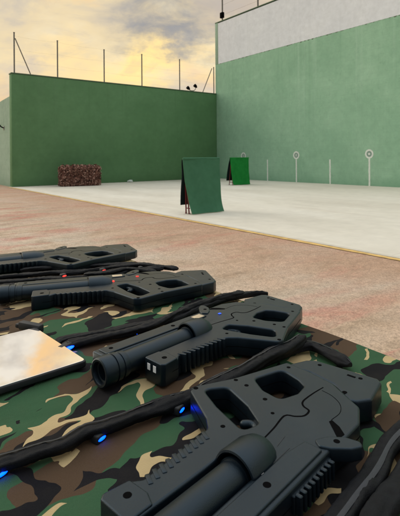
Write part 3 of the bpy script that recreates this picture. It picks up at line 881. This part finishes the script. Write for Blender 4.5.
plate('casing',[fillet(P,6)],.002,.0195,.004,M['rubber'],tb2)
plate('screen',[fillet(inset(P,.022),6)],.0170,.0207,.0006,M['mirror'],tb2)

# ------------------------------------------------------------------ sky and light
SUN_AZ_PX, SUN_EL = -700.0, 24.0
q=(SUN_AZ_PX-200)/F_PX
sd=Vector((SN+q*CS, CS-q*SN,0)).normalized()
sun_dir=Vector((sd.x*math.cos(math.radians(SUN_EL)),sd.y*math.cos(math.radians(SUN_EL)),math.sin(math.radians(SUN_EL))))
w_=bpy.data.worlds.new('World'); scene.world=w_; w_.use_nodes=True
nt=w_.node_tree; nt.nodes.clear()
out=nt.nodes.new('ShaderNodeOutputWorld')
sky=nt.nodes.new('ShaderNodeTexSky'); sky.sky_type='NISHITA'; sky.sun_disc=False
sky.sun_elevation=math.radians(SUN_EL); sky.sun_rotation=math.atan2(sun_dir.x,sun_dir.y)
sky.dust_density=2.0
bg1=nt.nodes.new('ShaderNodeBackground'); bg1.inputs['Strength'].default_value=0.05
L(nt,sky.outputs[0],bg1.inputs[0])
tc=nt.nodes.new('ShaderNodeTexCoord'); D=tc.outputs['Generated']
sep=nt.nodes.new('ShaderNodeSeparateXYZ'); L(nt,D,sep.inputs[0])
up=sep.outputs['Z']
def vmap(sc,loc=(0,0,0)):
    mp=nt.nodes.new('ShaderNodeMapping'); mp.inputs['Scale'].default_value=sc; mp.inputs['Location'].default_value=loc; L(nt,D,mp.inputs[0]); return mp.outputs[0]
n1=noi(nt,vmap((1,1,2.6)),3.2,7,0.58,0.5)
n2=noi(nt,vmap((1,1,3.2),(4.2,1.3,2.2)),7.5,7,0.62,0.6)
n3=noi(nt,vmap((1,1,1.6),(1.2,6.3,0.2)),2.0,5,0.5,0.3)
nzc=nt.nodes.new('ShaderNodeTexNoise'); nzc.inputs['Scale'].default_value=6.5; nzc.inputs['Detail'].default_value=6; nzc.inputs['Roughness'].default_value=0.6; L(nt,vmap((1,1,1.8)),nzc.inputs['Vector'])
sb_=nt.nodes.new('ShaderNodeVectorMath'); sb_.operation='SUBTRACT'; L(nt,nzc.outputs['Color'],sb_.inputs[0]); sb_.inputs[1].default_value=(.5,.5,.5)
sc_=nt.nodes.new('ShaderNodeVectorMath'); sc_.operation='SCALE'; L(nt,sb_.outputs[0],sc_.inputs[0]); sc_.inputs['Scale'].default_value=0.26
ad_=nt.nodes.new('ShaderNodeVectorMath'); ad_.operation='ADD'; L(nt,D,ad_.inputs[0]); L(nt,sc_.outputs[0],ad_.inputs[1])
nm_=nt.nodes.new('ShaderNodeVectorMath'); nm_.operation='NORMALIZE'; L(nt,ad_.outputs[0],nm_.inputs[0]); DW=nm_.outputs[0]
def px_dir(px,py):
    x=(px-200)/F_PX; z=(157.8-py)/F_PX
    return Vector((SN+x*CS,CS-x*SN,z)).normalized()
def lobe(px,py,rad_px,core=0.2,stretch=1.0):
    d=px_dir(px,py)
    dif=nt.nodes.new('ShaderNodeVectorMath'); dif.operation='SUBTRACT'; L(nt,DW,dif.inputs[0]); dif.inputs[1].default_value=d
    mu=nt.nodes.new('ShaderNodeVectorMath'); mu.operation='MULTIPLY'; L(nt,dif.outputs[0],mu.inputs[0]); mu.inputs[1].default_value=(1,1,stretch)
    ln=nt.nodes.new('ShaderNodeVectorMath'); ln.operation='LENGTH'; L(nt,mu.outputs[0],ln.inputs[0])
    mr=nt.nodes.new('ShaderNodeMapRange'); mr.interpolation_type='SMOOTHSTEP'; L(nt,ln.outputs['Value'],mr.inputs[0])
    R=rad_px/F_PX
    mr.inputs[1].default_value=R*core; mr.inputs[2].default_value=R; mr.inputs[3].default_value=1; mr.inputs[4].default_value=0
    return mr.outputs[0]
c=ramp(nt,n1,[(0.30,(0.56,0.50,0.43)),(0.42,(0.80,0.67,0.46)),(0.54,(0.95,0.76,0.44)),(0.68,(1.0,0.86,0.58))])
def lay(c,px,py,r,col,amt,core=0.2,stretch=1.0,nmod=None):
    f=lobe(px,py,r,core,stretch)
    f=math_(nt,'MULTIPLY',f,amt)
    if nmod is not None: f=math_(nt,'MULTIPLY',f,nmod,True)
    return mixc(nt,f,c,col)
ragged=ramp(nt,n2,[(0.30,0.35),(0.62,1.0)])
GREY=(0.315,0.315,0.33); YEL=(1.22,0.88,0.32); PALE=(0.74,0.63,0.49)
c=lay(c,150,68,95,YEL,0.95,0.15,2.6,ragged)
c=lay(c,60,66,80,(1.10,0.82,0.38),0.85,0.1,2.4,ragged)
c=lay(c,205,80,40,(0.86,0.62,0.42),0.6,0.1,1.2)
c=lay(c,40,12,100,(0.74,0.61,0.42),0.65,0.1,1.8,ragged)
c=lay(c,165,10,80,GREY,0.95,0.30,1.6,ragged)
c=lay(c,172,36,50,GREY,0.95,0.3,1.5,ragged)
c=lay(c,245,-5,60,(0.52,0.45,0.40),0.85,0.2,1.2)
c=lay(c,190,100,60,(0.62,0.55,0.50),0.6,0.1,2.2,ragged)
c=lay(c,12,70,34,(0.60,0.53,0.48),0.7,0.1,2.2,ragged)
c=lay(c,-20,130,90,(0.80,0.50,0.27),0.6,0.1,1.5)
c=mixc(nt,ramp(nt,n2,[(0.52,0.0),(0.72,0.38)]),c,(0.50,0.47,0.44))
c=lay(c,52,-34,45,(1.05,0.66,0.28),0.95,0.1,1.2)
c=lay(c,8,-38,34,(0.95,0.88,0.76),0.9,0.2,1.2)
c=lay(c,45,-62,36,(0.40,0.39,0.38),0.95,0.2,1.5,ragged)
c=lay(c,15,-78,30,(0.50,0.48,0.46),0.9,0.2,1.5,ragged)
c=lay(c,74,-44,26,(0.48,0.45,0.43),0.9,0.2,1.3,ragged)
c=lay(c,15,-12,40,(0.52,0.48,0.44),0.8,0.2,1.8,ragged)
# high sky above the frame: brighter, whiter broken cloud that lights the court
hi=nt.nodes.new('ShaderNodeMapRange'); hi.interpolation_type='SMOOTHSTEP'; L(nt,up,hi.inputs[0]); hi.inputs[1].default_value=0.36; hi.inputs[2].default_value=0.85; hi.inputs[3].default_value=0; hi.inputs[4].default_value=1
hicol=ramp(nt,n3,[(0.3,(1.25,1.31,1.38)),(0.55,(1.55,1.58,1.58)),(0.75,(1.85,1.80,1.70))])
c=mixc(nt,hi.outputs[0],c,hicol)
# behind the viewer: sky dimmed and cooled so the gun sides stay dark
dt=nt.nodes.new('ShaderNodeVectorMath'); dt.operation='DOT_PRODUCT'; L(nt,D,dt.inputs[0]); dt.inputs[1].default_value=(-SN,-CS,0.0)
bk=nt.nodes.new('ShaderNodeMapRange'); bk.interpolation_type='SMOOTHSTEP'; L(nt,dt.outputs['Value'],bk.inputs[0]); bk.inputs[1].default_value=-0.10; bk.inputs[2].default_value=0.75; bk.inputs[3].default_value=0; bk.inputs[4].default_value=0.95
c=mixc(nt,bk.outputs[0],c,mixc(nt,n1,(0.20,0.22,0.25),(0.36,0.37,0.38)))
bg2=nt.nodes.new('ShaderNodeBackground'); L(nt,c,bg2.inputs[0]); bg2.inputs['Strength'].default_value=1.08
ads=nt.nodes.new('ShaderNodeMixShader'); ads.inputs[0].default_value=0.93; L(nt,bg1.outputs[0],ads.inputs[1]); L(nt,bg2.outputs[0],ads.inputs[2]); L(nt,ads.outputs[0],out.inputs[0])

sl=bpy.data.lights.new('sun','SUN'); sl.energy=1.0; sl.angle=math.radians(42); sl.color=(1.0,0.93,0.82)
so=bpy.data.objects.new('sun',sl); COL.objects.link(so)
so.rotation_euler=sun_dir.to_track_quat('Z','Y').to_euler(); so.location=(0,0,30)

# ------------------------------------------------------------------ camera
cd=bpy.data.cameras.new('camera'); cam=bpy.data.objects.new('camera',cd); COL.objects.link(cam)
cd.sensor_fit='VERTICAL'; cd.sensor_height=36.0; cd.lens=36.0*F_PX/516.0
cd.shift_y=-(258-157.8)/516.0
cd.dof.use_dof=True; cd.dof.focus_distance=1.3; cd.dof.aperture_fstop=14.0
cd.clip_start=0.02; cd.clip_end=2000
yaw=-math.atan2(SN,CS)
R=Matrix.Rotation(yaw,4,'Z')@Matrix.Rotation(PI/2,4,'X')@Matrix.Rotation(-ROLL,4,'Z')
cam.matrix_world=Matrix.Translation((0,0,EYE))@R
scene.camera=cam
